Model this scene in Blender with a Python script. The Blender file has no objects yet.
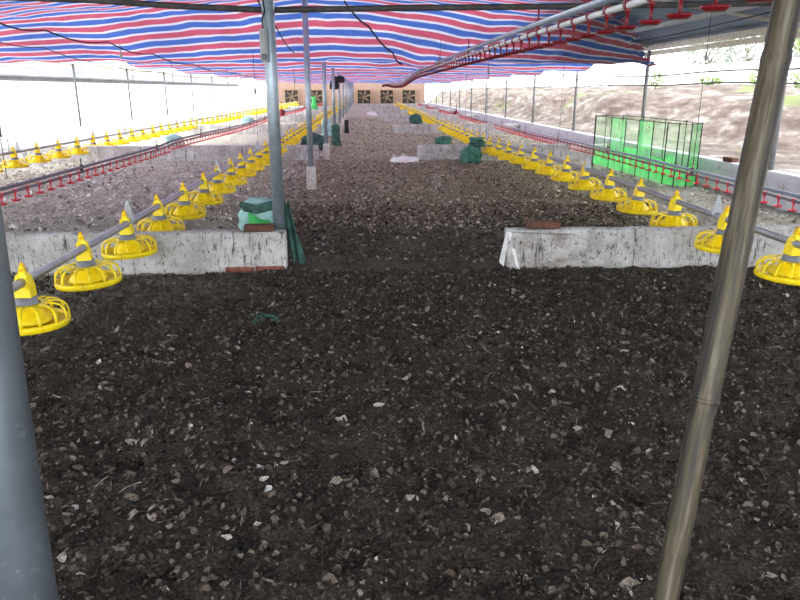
import bpy, math, random
import numpy as np
from mathutils import Vector, Matrix

S = bpy.context.scene
COL = S.collection
R = random.Random(7)
NR = np.random.default_rng(11)
PI = math.pi

# ------------------------------------------------------------------ noise
def _h(ix, iy, s):
    n = (ix.astype(np.int64) * 374761393 + iy.astype(np.int64) * 668265263 + s * 1442695041) & 0x7fffffff
    n = ((n ^ (n >> 13)) * 1274126177) & 0x7fffffff
    return ((n ^ (n >> 16)) & 0xffff) / 65535.0
def vnoise(x, y, s=0):
    x = np.asarray(x, float); y = np.asarray(y, float)
    ix = np.floor(x); iy = np.floor(y)
    fx = x - ix; fy = y - iy
    fx = fx * fx * (3 - 2 * fx); fy = fy * fy * (3 - 2 * fy)
    a = _h(ix, iy, s); b = _h(ix + 1, iy, s); c = _h(ix, iy + 1, s); d = _h(ix + 1, iy + 1, s)
    return (a * (1 - fx) + b * fx) * (1 - fy) + (c * (1 - fx) + d * fx) * fy - 0.5
def floor_z(x, y):
    return (0.045 * vnoise(x * 1.3, y * 1.3, 1) + 0.03 * vnoise(x * 5, y * 5, 2)
            + 0.026 * vnoise(x * 13, y * 13, 3) + 0.022 * vnoise(x * 27, y * 27, 4))

# ------------------------------------------------------------------ materials
def mat(name, color, rough=0.6, metal=0.0, spec=0.3, var=0.0, vscale=8.0, bump=0.0, bscale=40.0, dirt=None, dirt_amt=0.5, dscale=6.0):
    m = bpy.data.materials.new(name); m.use_nodes = True
    nt = m.node_tree; b = nt.nodes['Principled BSDF']
    b.inputs['Roughness'].default_value = rough
    b.inputs['Metallic'].default_value = metal
    b.inputs['Specular IOR Level'].default_value = spec
    b.inputs['Base Color'].default_value = (*color, 1)
    tc = nt.nodes.new('ShaderNodeTexCoord')
    src = None
    if var > 0:
        n = nt.nodes.new('ShaderNodeTexNoise'); n.inputs['Scale'].default_value = vscale; n.inputs['Detail'].default_value = 5
        nt.links.new(tc.outputs['Object'], n.inputs['Vector'])
        r = nt.nodes.new('ShaderNodeValToRGB')
        r.color_ramp.elements[0].position = 0.3; r.color_ramp.elements[1].position = 0.7
        r.color_ramp.elements[0].color = (*[c * (1 - var) for c in color], 1)
        r.color_ramp.elements[1].color = (*[min(1, c * (1 + var)) for c in color], 1)
        nt.links.new(n.outputs['Fac'], r.inputs['Fac'])
        src = r.outputs['Color']
    if dirt is not None:
        n = nt.nodes.new('ShaderNodeTexNoise'); n.inputs['Scale'].default_value = dscale; n.inputs['Detail'].default_value = 8
        n.inputs['Roughness'].default_value = 0.7
        nt.links.new(tc.outputs['Object'], n.inputs['Vector'])
        r = nt.nodes.new('ShaderNodeValToRGB')
        r.color_ramp.elements[0].position = 0.62 - 0.2 * dirt_amt; r.color_ramp.elements[1].position = 0.72 - 0.2 * dirt_amt
        mx = nt.nodes.new('ShaderNodeMix'); mx.data_type = 'RGBA'
        nt.links.new(n.outputs['Fac'], r.inputs['Fac']); nt.links.new(r.outputs['Color'], mx.inputs['Factor'])
        mx.inputs['A'].default_value = (*color, 1); mx.inputs['B'].default_value = (*dirt, 1)
        if src: nt.links.new(src, mx.inputs['A'])
        src = mx.outputs['Result']
    if src: nt.links.new(src, b.inputs['Base Color'])
    if bump > 0:
        n = nt.nodes.new('ShaderNodeTexNoise'); n.inputs['Scale'].default_value = bscale; n.inputs['Detail'].default_value = 4
        nt.links.new(tc.outputs['Object'], n.inputs['Vector'])
        bp = nt.nodes.new('ShaderNodeBump'); bp.inputs['Strength'].default_value = bump; bp.inputs['Distance'].default_value = 0.02
        nt.links.new(n.outputs['Fac'], bp.inputs['Height']); nt.links.new(bp.outputs['Normal'], b.inputs['Normal'])
    return m

M = {}
M['yellow'] = mat('yellow_plastic', (0.9, 0.68, 0.004), 0.42, spec=0.4, var=0.12, vscale=25, dirt=(0.45, 0.3, 0.08), dirt_amt=0.05, dscale=18)
M['amber'] = mat('amber_plastic', (0.85, 0.42, 0.01), 0.45, var=0.15)
M['greyplastic'] = mat('grey_plastic', (0.2, 0.21, 0.24), 0.5, var=0.15)
M['pipe'] = mat('galvanised_feed_pipe', (0.33, 0.34, 0.37), 0.42, metal=0.7, var=0.15, vscale=30)
M['post'] = mat('galvanised_post', (0.38, 0.45, 0.51), 0.45, metal=0.75, var=0.16, vscale=14, dirt=(0.3, 0.3, 0.29), dirt_amt=0.2, dscale=30, bump=0.03)
M['dullpost'] = mat('dull_blue_grey_post', (0.115, 0.135, 0.155), 0.42, metal=0.5, var=0.16, vscale=14, dirt=(0.2, 0.22, 0.24), dirt_amt=0.15, dscale=40)
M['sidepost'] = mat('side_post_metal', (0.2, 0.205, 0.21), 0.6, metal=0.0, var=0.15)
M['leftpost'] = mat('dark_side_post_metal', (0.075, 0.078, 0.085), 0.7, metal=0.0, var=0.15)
M['darkpole'] = mat('dark_rusty_pole', (0.06, 0.055, 0.055), 0.7, var=0.4, vscale=20)
M['concrete'] = mat('concrete', (0.5, 0.47, 0.44), 0.9, var=0.2, vscale=20, bump=0.4)
M['fin'] = mat('pale_grey_plate', (0.42, 0.44, 0.48), 0.5, var=0.1)
M['red'] = mat('red_plastic', (0.62, 0.03, 0.045), 0.4, spec=0.4, var=0.15)
M['darkred'] = mat('dark_red_plastic', (0.17, 0.006, 0.012), 0.4, spec=0.4, var=0.2)
M['bluepipe'] = mat('blue_grey_tube', (0.30, 0.36, 0.46), 0.4, metal=0.3, var=0.1)
M['whitepipe'] = mat('white_tube', (0.75, 0.77, 0.8), 0.4, var=0.06)
M['darkpipe'] = mat('grey_drinker_tube', (0.16, 0.16, 0.19), 0.45, metal=0.3, var=0.2)
M['cord'] = mat('dark_cord', (0.05, 0.05, 0.055), 0.8, var=0.3)
M['brick'] = mat('old_brick', (0.12, 0.055, 0.04), 0.9, var=0.4, vscale=25, bump=0.6)
M['redbrick'] = mat('red_brick', (0.24, 0.085, 0.065), 0.9, var=0.35, vscale=25, bump=0.6)
M['white'] = mat('white_plaster', (0.8, 0.8, 0.8), 0.9, var=0.08, bump=0.3)
M['black'] = mat('black_plastic', (0.02, 0.02, 0.022), 0.5, var=0.3)
M['darkgreen'] = mat('dark_green_weave', (0.04, 0.1, 0.085), 0.7, var=0.5, vscale=12, bump=0.5, bscale=60)
M['green'] = mat('green_weave', (0.055, 0.18, 0.13), 0.65, var=0.45, vscale=12, bump=0.5, bscale=60)
M['teal'] = mat('pale_teal_weave', (0.36, 0.6, 0.58), 0.65, var=0.3, vscale=10, bump=0.5, bscale=60)
M['brightgreen'] = mat('bright_green_sheet', (0.08, 0.55, 0.14), 0.6, var=0.2)
M['box'] = mat('grey_housing', (0.36, 0.38, 0.38), 0.5, var=0.15)
M['fandark'] = mat('fan_dark', (0.035, 0.03, 0.025), 0.7, var=0.4)
M['fanblade'] = mat('fan_blade_tan', (0.14, 0.1, 0.07), 0.6, var=0.3)
M['woodframe'] = mat('tan_frame', (0.22, 0.15, 0.1), 0.8, var=0.25)
M['bulb'] = mat('white_bulb_glass', (0.75, 0.77, 0.85), 0.15, spec=0.6, var=0.03)
M['rafter'] = mat('pale_rafter', (0.42, 0.4, 0.37), 0.7, var=0.2)
M['eave'] = mat('cream_eave_board', (0.75, 0.69, 0.6), 0.8, var=0.2, vscale=14)
M['leaf'] = mat('pale_leaf', (0.2, 0.28, 0.1), 0.7, var=0.4, vscale=3)
M['leafgrey'] = mat('grey_leaf', (0.34, 0.38, 0.33), 0.7, var=0.4, vscale=3)
M['bark'] = mat('bark', (0.2, 0.16, 0.12), 0.9, var=0.3)
M['outground'] = mat('pale_yard', (0.62, 0.6, 0.56), 0.95, var=0.15, vscale=0.8)
M['lowwall'] = mat('blue_white_wall', (0.72, 0.75, 0.8), 0.9, var=0.12, vscale=5, dirt=(0.45, 0.43, 0.4), dirt_amt=0.25, dscale=4)
M['outwall'] = mat('white_shed_curtain', (0.85, 0.86, 0.86), 0.8, var=0.05, vscale=1)
M['outgrey'] = mat('grey_shed_roof', (0.11, 0.11, 0.12), 0.8, var=0.3, vscale=1.2)

def nodes(m): return m.node_tree.nodes, m.node_tree.links, m.node_tree.nodes['Principled BSDF']

# floor: dark litter, paler feather cover inside the pens, distance glare painted paler
def make_floor_mat():
    m = bpy.data.materials.new('litter_bed'); m.use_nodes = True
    N, L, b = nodes(m)
    tc = N.new('ShaderNodeTexCoord'); sep = N.new('ShaderNodeSeparateXYZ'); L.new(tc.outputs['Object'], sep.inputs[0])
    def noise(sc, det=6, ro=0.65):
        n = N.new('ShaderNodeTexNoise'); n.inputs['Scale'].default_value = sc; n.inputs['Detail'].default_value = det
        n.inputs['Roughness'].default_value = ro; L.new(tc.outputs['Object'], n.inputs['Vector']); return n.outputs['Fac']
    def ramp(fac, stops):
        r = N.new('ShaderNodeValToRGB'); cr = r.color_ramp
        while len(cr.elements) < len(stops): cr.elements.new(0.5)
        for e, (p, c) in zip(cr.elements, stops): e.position = p; e.color = (*c, 1)
        L.new(fac, r.inputs['Fac']); return r.outputs['Color']
    def mix(f, a, c):
        x = N.new('ShaderNodeMix'); x.data_type = 'RGBA'
        L.new(f, x.inputs['Factor']); L.new(a, x.inputs['A']); L.new(c, x.inputs['B']); return x.outputs['Result']
    def mapr(v, a, c, lo=0, hi=1):
        x = N.new('ShaderNodeMapRange'); x.inputs['From Min'].default_value = a; x.inputs['From Max'].default_value = c
        x.inputs['To Min'].default_value = lo; x.inputs['To Max'].default_value = hi; L.new(v, x.inputs['Value']); return x.outputs['Result']
    def mth(op, a, c):
        x = N.new('ShaderNodeMath'); x.operation = op; x.use_clamp = True
        for k, v in enumerate((a, c)):
            if isinstance(v, (int, float)): x.inputs[k].default_value = v
            else: L.new(v, x.inputs[k])
        return x.outputs[0]
    dark = ramp(noise(85, 8, 0.8), [(0.34, (0.014, 0.0115, 0.0095)), (0.47, (0.07, 0.056, 0.045)), (0.57, (0.145, 0.117, 0.095)), (0.68, (0.32, 0.275, 0.24))])
    pale = ramp(noise(30, 8, 0.8), [(0.34, (0.2, 0.18, 0.15)), (0.45, (0.5, 0.48, 0.39)), (0.56, (0.68, 0.67, 0.57)), (0.7, (0.85, 0.85, 0.77))])
    mid = ramp(noise(45, 8, 0.8), [(0.34, (0.08, 0.066, 0.05)), (0.46, (0.28, 0.25, 0.17)), (0.57, (0.5, 0.46, 0.32)), (0.7, (0.74, 0.7, 0.54))])
    big = noise(0.7, 4)
    wob = mapr(big, 0.3, 0.7, -0.8, 0.8)
    xx = N.new('ShaderNodeMath'); xx.operation = 'ADD'; L.new(sep.outputs['X'], xx.inputs[0]); L.new(wob, xx.inputs[1])
    yy = N.new('ShaderNodeMath'); yy.operation = 'ADD'; L.new(sep.outputs['Y'], yy.inputs[0]); L.new(wob, yy.inputs[1])
    leftpen = mth('MULTIPLY', mapr(xx.outputs[0], -0.8, -1.9), mapr(yy.outputs[0], 3.4, 5.2))
    rightpen = mth('MULTIPLY', mapr(xx.outputs[0], 2.6, 3.3), mapr(yy.outputs[0], 4.6, 6.0))
    glare_mid = mapr(yy.outputs[0], 4.4, 9.5)  # litter lightens away from the camera, haze put into the colour
    c = mix(glare_mid, dark, mid)
    f2 = mth('MAXIMUM', leftpen, mth('MULTIPLY', rightpen, 0.75))
    far = mapr(sep.outputs['Y'], 8.5, 26, 0, 0.85)  # far floor painted paler to stand in for veiling glare
    c = mix(mth('MAXIMUM', f2, far), c, pale)
    L.new(c, b.inputs['Base Color'])
    b.inputs['Roughness'].default_value = 0.9; b.inputs['Specular IOR Level'].default_value = 0.15
    bp = N.new('ShaderNodeBump'); bp.inputs['Strength'].default_value = 1.0; bp.inputs['Distance'].default_value = 0.05
    L.new(noise(60, 8, 0.75), bp.inputs['Height']); L.new(bp.outputs['Normal'], b.inputs['Normal'])
    return m
M['floor'] = make_floor_mat()

def flecks_mat(name, stops, speck=1.0):
    m = bpy.data.materials.new(name); m.use_nodes = True
    N, L, b = nodes(m)
    g = N.new('ShaderNodeNewGeometry'); r = N.new('ShaderNodeValToRGB'); cr = r.color_ramp
    while len(cr.elements) < len(stops): cr.elements.new(0.5)
    for e, (p, c) in zip(cr.elements, stops): e.position = p; e.color = (*c, 1)
    L.new(g.outputs['Random Per Island'], r.inputs['Fac'])
    tc = N.new('ShaderNodeTexCoord'); nz = N.new('ShaderNodeTexNoise'); nz.inputs['Scale'].default_value = 170; nz.inputs['Detail'].default_value = 5; nz.inputs['Roughness'].default_value = 0.75
    L.new(tc.outputs['Object'], nz.inputs['Vector']); r2 = N.new('ShaderNodeValToRGB')
    r2.color_ramp.elements[0].position = 0.36; r2.color_ramp.elements[0].color = (0.3, 0.29, 0.28, 1); r2.color_ramp.elements[1].position = 0.62; r2.color_ramp.elements[1].color = (1.35, 1.3, 1.25, 1)
    L.new(nz.outputs['Fac'], r2.inputs['Fac']); mm = N.new('ShaderNodeMix'); mm.data_type = 'RGBA'; mm.blend_type = 'MULTIPLY'; mm.inputs['Factor'].default_value = speck
    L.new(r.outputs['Color'], mm.inputs['A']); L.new(r2.outputs['Color'], mm.inputs['B']); L.new(mm.outputs['Result'], b.inputs['Base Color'])
    bp = N.new('ShaderNodeBump'); bp.inputs['Strength'].default_value = 0.8; bp.inputs['Distance'].default_value = 0.006; L.new(nz.outputs['Fac'], bp.inputs['Height']); L.new(bp.outputs['Normal'], b.inputs['Normal'])
    b.inputs['Roughness'].default_value = 0.8; b.inputs['Specular IOR Level'].default_value = 0.2
    return m
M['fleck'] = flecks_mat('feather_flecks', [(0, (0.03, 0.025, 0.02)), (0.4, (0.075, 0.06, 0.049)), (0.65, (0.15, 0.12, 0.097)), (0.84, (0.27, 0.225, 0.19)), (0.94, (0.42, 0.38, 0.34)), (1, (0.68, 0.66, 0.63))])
M['fleckmid'] = flecks_mat('aisle_feather_flecks_glare', [(0, (0.07, 0.056, 0.042)), (0.3, (0.2, 0.173, 0.12)), (0.6, (0.38, 0.335, 0.235)), (0.8, (0.54, 0.495, 0.37)), (1, (0.82, 0.78, 0.72))], 0.7)  # lighter copy of the near flecks, distance glare painted in
M['fleckfar'] = flecks_mat('far_feather_flecks_glare', [(0, (0.16, 0.135, 0.105)), (0.4, (0.42, 0.39, 0.265)), (0.8, (0.6, 0.57, 0.43)), (1, (0.82, 0.8, 0.74))], 0.5)  # palest copy of the flecks, far veiling glare put into the colour
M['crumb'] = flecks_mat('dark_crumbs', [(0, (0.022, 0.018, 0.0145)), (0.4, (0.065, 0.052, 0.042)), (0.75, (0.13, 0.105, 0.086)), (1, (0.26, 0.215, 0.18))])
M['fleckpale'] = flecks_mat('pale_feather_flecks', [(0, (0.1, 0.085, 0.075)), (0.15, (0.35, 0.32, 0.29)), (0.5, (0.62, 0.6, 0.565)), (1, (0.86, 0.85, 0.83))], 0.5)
M['straw'] = flecks_mat('straw_bits', [(0, (0.08, 0.06, 0.045)), (0.5, (0.28, 0.22, 0.17)), (1, (0.5, 0.44, 0.38))])

def whitewash(name='stained_whitewash', pt=(0.56, 0.7)):
    m = bpy.data.materials.new(name); m.use_nodes = True
    N, L, b = nodes(m)
    tc = N.new('ShaderNodeTexCoord')
    def noise(sc, vec=(1, 1, 1), det=6, ro=0.7):
        mp = N.new('ShaderNodeMapping'); mp.inputs['Scale'].default_value = vec; L.new(tc.outputs['Object'], mp.inputs['Vector'])
        n = N.new('ShaderNodeTexNoise'); n.inputs['Scale'].default_value = sc; n.inputs['Detail'].default_value = det
        n.inputs['Roughness'].default_value = ro; L.new(mp.outputs[0], n.inputs['Vector']); return n.outputs['Fac']
    def ramp(fac, stops):
        r = N.new('ShaderNodeValToRGB'); cr = r.color_ramp
        while len(cr.elements) < len(stops): cr.elements.new(0.5)
        for e, (p, c) in zip(cr.elements, stops): e.position = p; e.color = (*c, 1)
        L.new(fac, r.inputs['Fac']); return r.outputs['Color']
    def mix(f, a, c, mode='MIX'):
        x = N.new('ShaderNodeMix'); x.data_type = 'RGBA'; x.blend_type = mode
        L.new(f, x.inputs['Factor']); L.new(a, x.inputs['A'])
        if isinstance(c, tuple): x.inputs['B'].default_value = (*c, 1)
        else: L.new(c, x.inputs['B'])
        return x.outputs['Result']
    base = ramp(noise(4), [(0.3, (0.32, 0.3, 0.28)), (0.5, (0.5, 0.49, 0.475)), (0.7, (0.66, 0.655, 0.65))])
    drip = ramp(noise(26, (1, 1, 0.14), 7, 0.75), [(0.555, (0, 0, 0)), (0.63, (1, 1, 1))])
    speck = ramp(noise(38, (1, 1, 0.6), 6, 0.75), [(0.56, (0, 0, 0)), (0.63, (1, 1, 1))])
    patch = ramp(noise(6, (1, 1, 1.6)), [(pt[0], (0, 0, 0)), (pt[1], (0.75, 0.75, 0.75))])
    c = mix(patch, base, (0.2, 0.165, 0.14))
    c = mix(drip, c, (0.08, 0.07, 0.065))
    c = mix(speck, c, (0.05, 0.045, 0.04))
    L.new(c, b.inputs['Base Color']); b.inputs['Roughness'].default_value = 0.92
    bp = N.new('ShaderNodeBump'); bp.inputs['Strength'].default_value = 0.4; bp.inputs['Distance'].default_value = 0.02
    L.new(noise(18), bp.inputs['Height']); L.new(bp.outputs['Normal'], b.inputs['Normal'])
    return m
M['whitewash'] = whitewash(); M['oldplaster'] = whitewash('muddy_old_plaster', (0.42, 0.6))

def tarp_mat():
    m = bpy.data.materials.new('striped_woven_tarpaulin'); m.use_nodes = True
    N, L, b = nodes(m)
    N.remove(b); out = N['Material Output']
    uv = N.new('ShaderNodeUVMap'); sep = N.new('ShaderNodeSeparateXYZ'); L.new(uv.outputs[0], sep.inputs[0])
    fr = N.new('ShaderNodeMath'); fr.operation = 'FRACT'; L.new(sep.outputs['Y'], fr.inputs[0])
    r = N.new('ShaderNodeValToRGB'); r.color_ramp.interpolation = 'CONSTANT'; cr = r.color_ramp
    Wc = (0.50, 0.50, 0.60); st = [(0, (0.40, 0.075, 0.125)), (0.37, Wc), (0.51, (0.05, 0.11, 0.37)), (0.86, Wc)]
    while len(cr.elements) < 4: cr.elements.new(0.5)
    for e, (p, c) in zip(cr.elements, st): e.position = p; e.color = (*c, 1)
    L.new(fr.outputs[0], r.inputs['Fac'])
    tc = N.new('ShaderNodeTexCoord'); n = N.new('ShaderNodeTexNoise'); n.inputs['Scale'].default_value = 1.6; n.inputs['Detail'].default_value = 6
    L.new(tc.outputs['Object'], n.inputs['Vector'])
    r2 = N.new('ShaderNodeValToRGB'); r2.color_ramp.elements[0].position = 0.3; r2.color_ramp.elements[0].color = (0.72, 0.72, 0.76, 1)
    r2.color_ramp.elements[1].position = 0.65; r2.color_ramp.elements[1].color = (1, 1, 1, 1); L.new(n.outputs['Fac'], r2.inputs['Fac'])
    mx = N.new('ShaderNodeMix'); mx.data_type = 'RGBA'; mx.blend_type = 'MULTIPLY'; mx.inputs['Factor'].default_value = 1
    L.new(r.outputs['Color'], mx.inputs['A']); L.new(r2.outputs['Color'], mx.inputs['B'])
    n2 = N.new('ShaderNodeTexNoise'); n2.inputs['Scale'].default_value = 5; n2.inputs['Detail'].default_value = 5; L.new(tc.outputs['Object'], n2.inputs['Vector'])
    bp = N.new('ShaderNodeBump'); bp.inputs['Strength'].default_value = 0.9; bp.inputs['Distance'].default_value = 0.08; L.new(n2.outputs['Fac'], bp.inputs['Height'])
    d = N.new('ShaderNodeBsdfDiffuse'); t = N.new('ShaderNodeBsdfTranslucent'); g = N.new('ShaderNodeBsdfGlossy'); g.inputs['Roughness'].default_value = 0.45
    for x in (d, t): L.new(mx.outputs['Result'], x.inputs['Color'])
    for x in (d, t, g): L.new(bp.outputs['Normal'], x.inputs['Normal'])
    a = N.new('ShaderNodeMixShader'); a.inputs[0].default_value = 0.27; L.new(d.outputs[0], a.inputs[1]); L.new(t.outputs[0], a.inputs[2])
    c = N.new('ShaderNodeMixShader'); c.inputs[0].default_value = 0.05; L.new(a.outputs[0], c.inputs[1]); L.new(g.outputs[0], c.inputs[2])
    L.new(c.outputs[0], out.inputs['Surface'])
    return m
M['tarp'] = tarp_mat()

def net_mat(name, col, opac, translucent=0.5):
    m = bpy.data.materials.new(name); m.use_nodes = True
    N, L, b = nodes(m); N.remove(b); out = N['Material Output']
    tr = N.new('ShaderNodeBsdfTransparent'); d = N.new('ShaderNodeBsdfDiffuse'); t = N.new('ShaderNodeBsdfTranslucent')
    d.inputs['Color'].default_value = (*col, 1); t.inputs['Color'].default_value = (*col, 1)
    a = N.new('ShaderNodeMixShader'); a.inputs[0].default_value = translucent; L.new(d.outputs[0], a.inputs[1]); L.new(t.outputs[0], a.inputs[2])
    tc = N.new('ShaderNodeTexCoord'); n = N.new('ShaderNodeTexNoise'); n.inputs['Scale'].default_value = 6; L.new(tc.outputs['Object'], n.inputs['Vector'])
    mr = N.new('ShaderNodeMapRange'); mr.inputs['From Min'].default_value = 0.3; mr.inputs['From Max'].default_value = 0.7
    mr.inputs['To Min'].default_value = opac * 0.7; mr.inputs['To Max'].default_value = min(1, opac * 1.3); L.new(n.outputs['Fac'], mr.inputs['Value'])
    x = N.new('ShaderNodeMixShader'); L.new(mr.outputs[0], x.inputs[0]); L.new(tr.outputs[0], x.inputs[1]); L.new(a.outputs[0], x.inputs[2])
    L.new(x.outputs[0], out.inputs['Surface'])
    return m
M['netclear'] = net_mat('fine_pale_green_net', (0.35, 0.75, 0.35), 0.17)
M['netgreen'] = net_mat('dense_green_net', (0.22, 0.88, 0.3), 0.5)
M['netdark'] = net_mat('folded_dark_green_net', (0.14, 0.42, 0.16), 0.72)
M['netskirt'] = net_mat('green_plastic_skirt', (0.14, 0.95, 0.22), 0.62, 0.65)

def bamboo_mat():
    m = mat('weathered_bamboo', (0.26, 0.22, 0.16), 0.55, spec=0.35)
    N, L, b = nodes(m)
    tc = N.new('ShaderNodeTexCoord'); mp = N.new('ShaderNodeMapping'); mp.inputs['Scale'].default_value = (70, 70, 3.5)
    L.new(tc.outputs['Object'], mp.inputs['Vector'])
    n = N.new('ShaderNodeTexNoise'); n.inputs['Scale'].default_value = 1; n.inputs['Detail'].default_value = 7; n.inputs['Roughness'].default_value = 0.65; L.new(mp.outputs[0], n.inputs['Vector'])
    r = N.new('ShaderNodeValToRGB'); cr = r.color_ramp
    st = [(0.34, (0.008, 0.007, 0.006)), (0.45, (0.033, 0.028, 0.021)), (0.55, (0.068, 0.053, 0.028)), (0.68, (0.13, 0.115, 0.09))]
    while len(cr.elements) < 4: cr.elements.new(0.5)
    for e, (p, c) in zip(cr.elements, st): e.position = p; e.color = (*c, 1)
    L.new(n.outputs['Fac'], r.inputs['Fac']); L.new(r.outputs['Color'], b.inputs['Base Color'])
    return m
M['bamboo'] = bamboo_mat()

def bank_mat():
    m = mat('earth_bank', (0.4, 0.33, 0.28), 0.95)
    N, L, b = nodes(m)
    tc = N.new('ShaderNodeTexCoord')
    mp = N.new('ShaderNodeMapping'); mp.inputs['Scale'].default_value = (1.6, 1.0, 4.5); L.new(tc.outputs['Object'], mp.inputs['Vector'])
    n = N.new('ShaderNodeTexNoise'); n.inputs['Scale'].default_value = 1.1; n.inputs['Detail'].default_value = 9; n.inputs['Roughness'].default_value = 0.7; L.new(mp.outputs[0], n.inputs['Vector'])
    r = N.new('ShaderNodeValToRGB'); cr = r.color_ramp
    st = [(0.32, (0.038, 0.026, 0.021)), (0.45, (0.078, 0.058, 0.048)), (0.55, (0.13, 0.105, 0.092)), (0.66, (0.24, 0.22, 0.205))]
    while len(cr.elements) < 4: cr.elements.new(0.5)
    for e, (p, c) in zip(cr.elements, st): e.position = p; e.color = (*c, 1)
    L.new(n.outputs['Fac'], r.inputs['Fac'])
    n2 = N.new('ShaderNodeTexNoise'); n2.inputs['Scale'].default_value = 0.55; n2.inputs['Detail'].default_value = 5; L.new(tc.outputs['Object'], n2.inputs['Vector'])
    r2 = N.new('ShaderNodeValToRGB'); r2.color_ramp.elements[0].position = 0.6; r2.color_ramp.elements[1].position = 0.68; L.new(n2.outputs['Fac'], r2.inputs['Fac'])
    mx = N.new('ShaderNodeMix'); mx.data_type = 'RGBA'; L.new(r2.outputs['Color'], mx.inputs['Factor']); L.new(r.outputs['Color'], mx.inputs['A']); mx.inputs['B'].default_value = (0.11, 0.13, 0.05, 1)
    L.new(mx.outputs['Result'], b.inputs['Base Color'])
    return m
M['bank'] = bank_mat()
def backwall_mat():
    m = mat('tan_brick_wall', (0.5, 0.33, 0.24), 0.9)
    N, L, b = nodes(m)
    tc = N.new('ShaderNodeTexCoord'); mp = N.new('ShaderNodeMapping'); mp.inputs['Rotation'].default_value = (PI / 2, 0, 0); L.new(tc.outputs['Object'], mp.inputs['Vector'])
    br = N.new('ShaderNodeTexBrick'); br.inputs['Scale'].default_value = 4.5; br.inputs['Color1'].default_value = (0.26, 0.165, 0.128, 1); br.inputs['Color2'].default_value = (0.2, 0.13, 0.1, 1)
    br.inputs['Mortar'].default_value = (0.28, 0.2, 0.165, 1); L.new(mp.outputs[0], br.inputs['Vector'])
    L.new(br.outputs['Color'], b.inputs['Base Color']); return m
M['backwall'] = backwall_mat()
M['roof'] = mat('blue_grey_roof_sheet', (0.2, 0.25, 0.36), 0.55, metal=0.1, var=0.25, vscale=1.5)

# ------------------------------------------------------------------ mesh builder
class MB:
    def __init__(s): s.v = []; s.f = []; s.m = []; s.sm = []
    def _add(s, v, f, mi=0, smooth=False):
        o = len(s.v); s.v += [tuple(p) for p in v]
        for q in f: s.f.append(tuple(i + o for i in q)); s.m.append(mi); s.sm.append(smooth)
        return s
    def box(s, x0, x1, y0, y1, z0, z1, mi=0):
        v = [(x, y, z) for z in (z0, z1) for y in (y0, y1) for x in (x0, x1)]
        return s._add(v, [(0, 2, 3, 1), (4, 5, 7, 6), (0, 1, 5, 4), (2, 6, 7, 3), (0, 4, 6, 2), (1, 3, 7, 5)], mi)
    def tube(s, pts, r, n=8, mi=0, caps=True):
        pts = [Vector(p) for p in pts]; K = len(pts)
        rr = r if isinstance(r, (list, tuple)) else [r] * K
        v = []; 
        for i, p in enumerate(pts):
            t = (pts[min(i + 1, K - 1)] - pts[max(i - 1, 0)]).normalized()
            a = Vector((0, 0, 1)) if abs(t.z) < 0.9 else Vector((1, 0, 0))
            u = t.cross(a).normalized(); w = u.cross(t)
            for k in range(n):
                an = 2 * PI * k / n; v.append(p + (u * math.cos(an) + w * math.sin(an)) * rr[i])
        f = [(i * n + k, i * n + (k + 1) % n, (i + 1) * n + (k + 1) % n, (i + 1) * n + k) for i in range(K - 1) for k in range(n)]
        s._add(v, f, mi, True)
        if caps:
            o = len(s.v) - len(v)
            s.f.append(tuple(o + k for k in range(n))[::-1]); s.m.append(mi); s.sm.append(False)
            s.f.append(tuple(o + (K - 1) * n + k for k in range(n))); s.m.append(mi); s.sm.append(False)
        return s
    def lathe(s, prof, n=20, mi=0, c=(0, 0, 0), smooth=True):
        v = [(c[0] + r * math.cos(2 * PI * k / n), c[1] + r * math.sin(2 * PI * k / n), c[2] + z) for r, z in prof for k in range(n)]
        f = [(i * n + k, i * n + (k + 1) % n, (i + 1) * n + (k + 1) % n, (i + 1) * n + k) for i in range(len(prof) - 1) for k in range(n)]
        return s._add(v, f, mi, smooth)
    def bar(s, pts, w, th, side, mi=0):
        # flat bar along pts; w = width along 'side', th = thickness
        pts = [Vector(p) for p in pts]; side = Vector(side).normalized(); K = len(pts); v = []
        for i, p in enumerate(pts):
            t = (pts[min(i + 1, K - 1)] - pts[max(i - 1, 0)]).normalized(); u = t.cross(side).normalized()
            v += [p + side * w / 2 + u * th / 2, p - side * w / 2 + u * th / 2, p - side * w / 2 - u * th / 2, p + side * w / 2 - u * th / 2]
        f = [(i * 4 + k, i * 4 + (k + 1) % 4, i * 4 + 4 + (k + 1) % 4, i * 4 + 4 + k) for i in range(K - 1) for k in range(4)]
        f += [(3, 2, 1, 0), tuple((K - 1) * 4 + k for k in range(4))]
        return s._add(v, f, mi, True)
    def build(s, name, mats, parent=None):
        me = bpy.data.meshes.new(name); me.from_pydata(s.v, [], s.f)
        mats = mats if isinstance(mats, (list, tuple)) else [mats]
        for x in mats: me.materials.append(x)
        me.polygons.foreach_set('material_index', s.m); me.polygons.foreach_set('use_smooth', s.sm)
        me.update()
        o = bpy.data.objects.new(name, me); COL.objects.link(o)
        if parent: o.parent = parent
        return o

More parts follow.
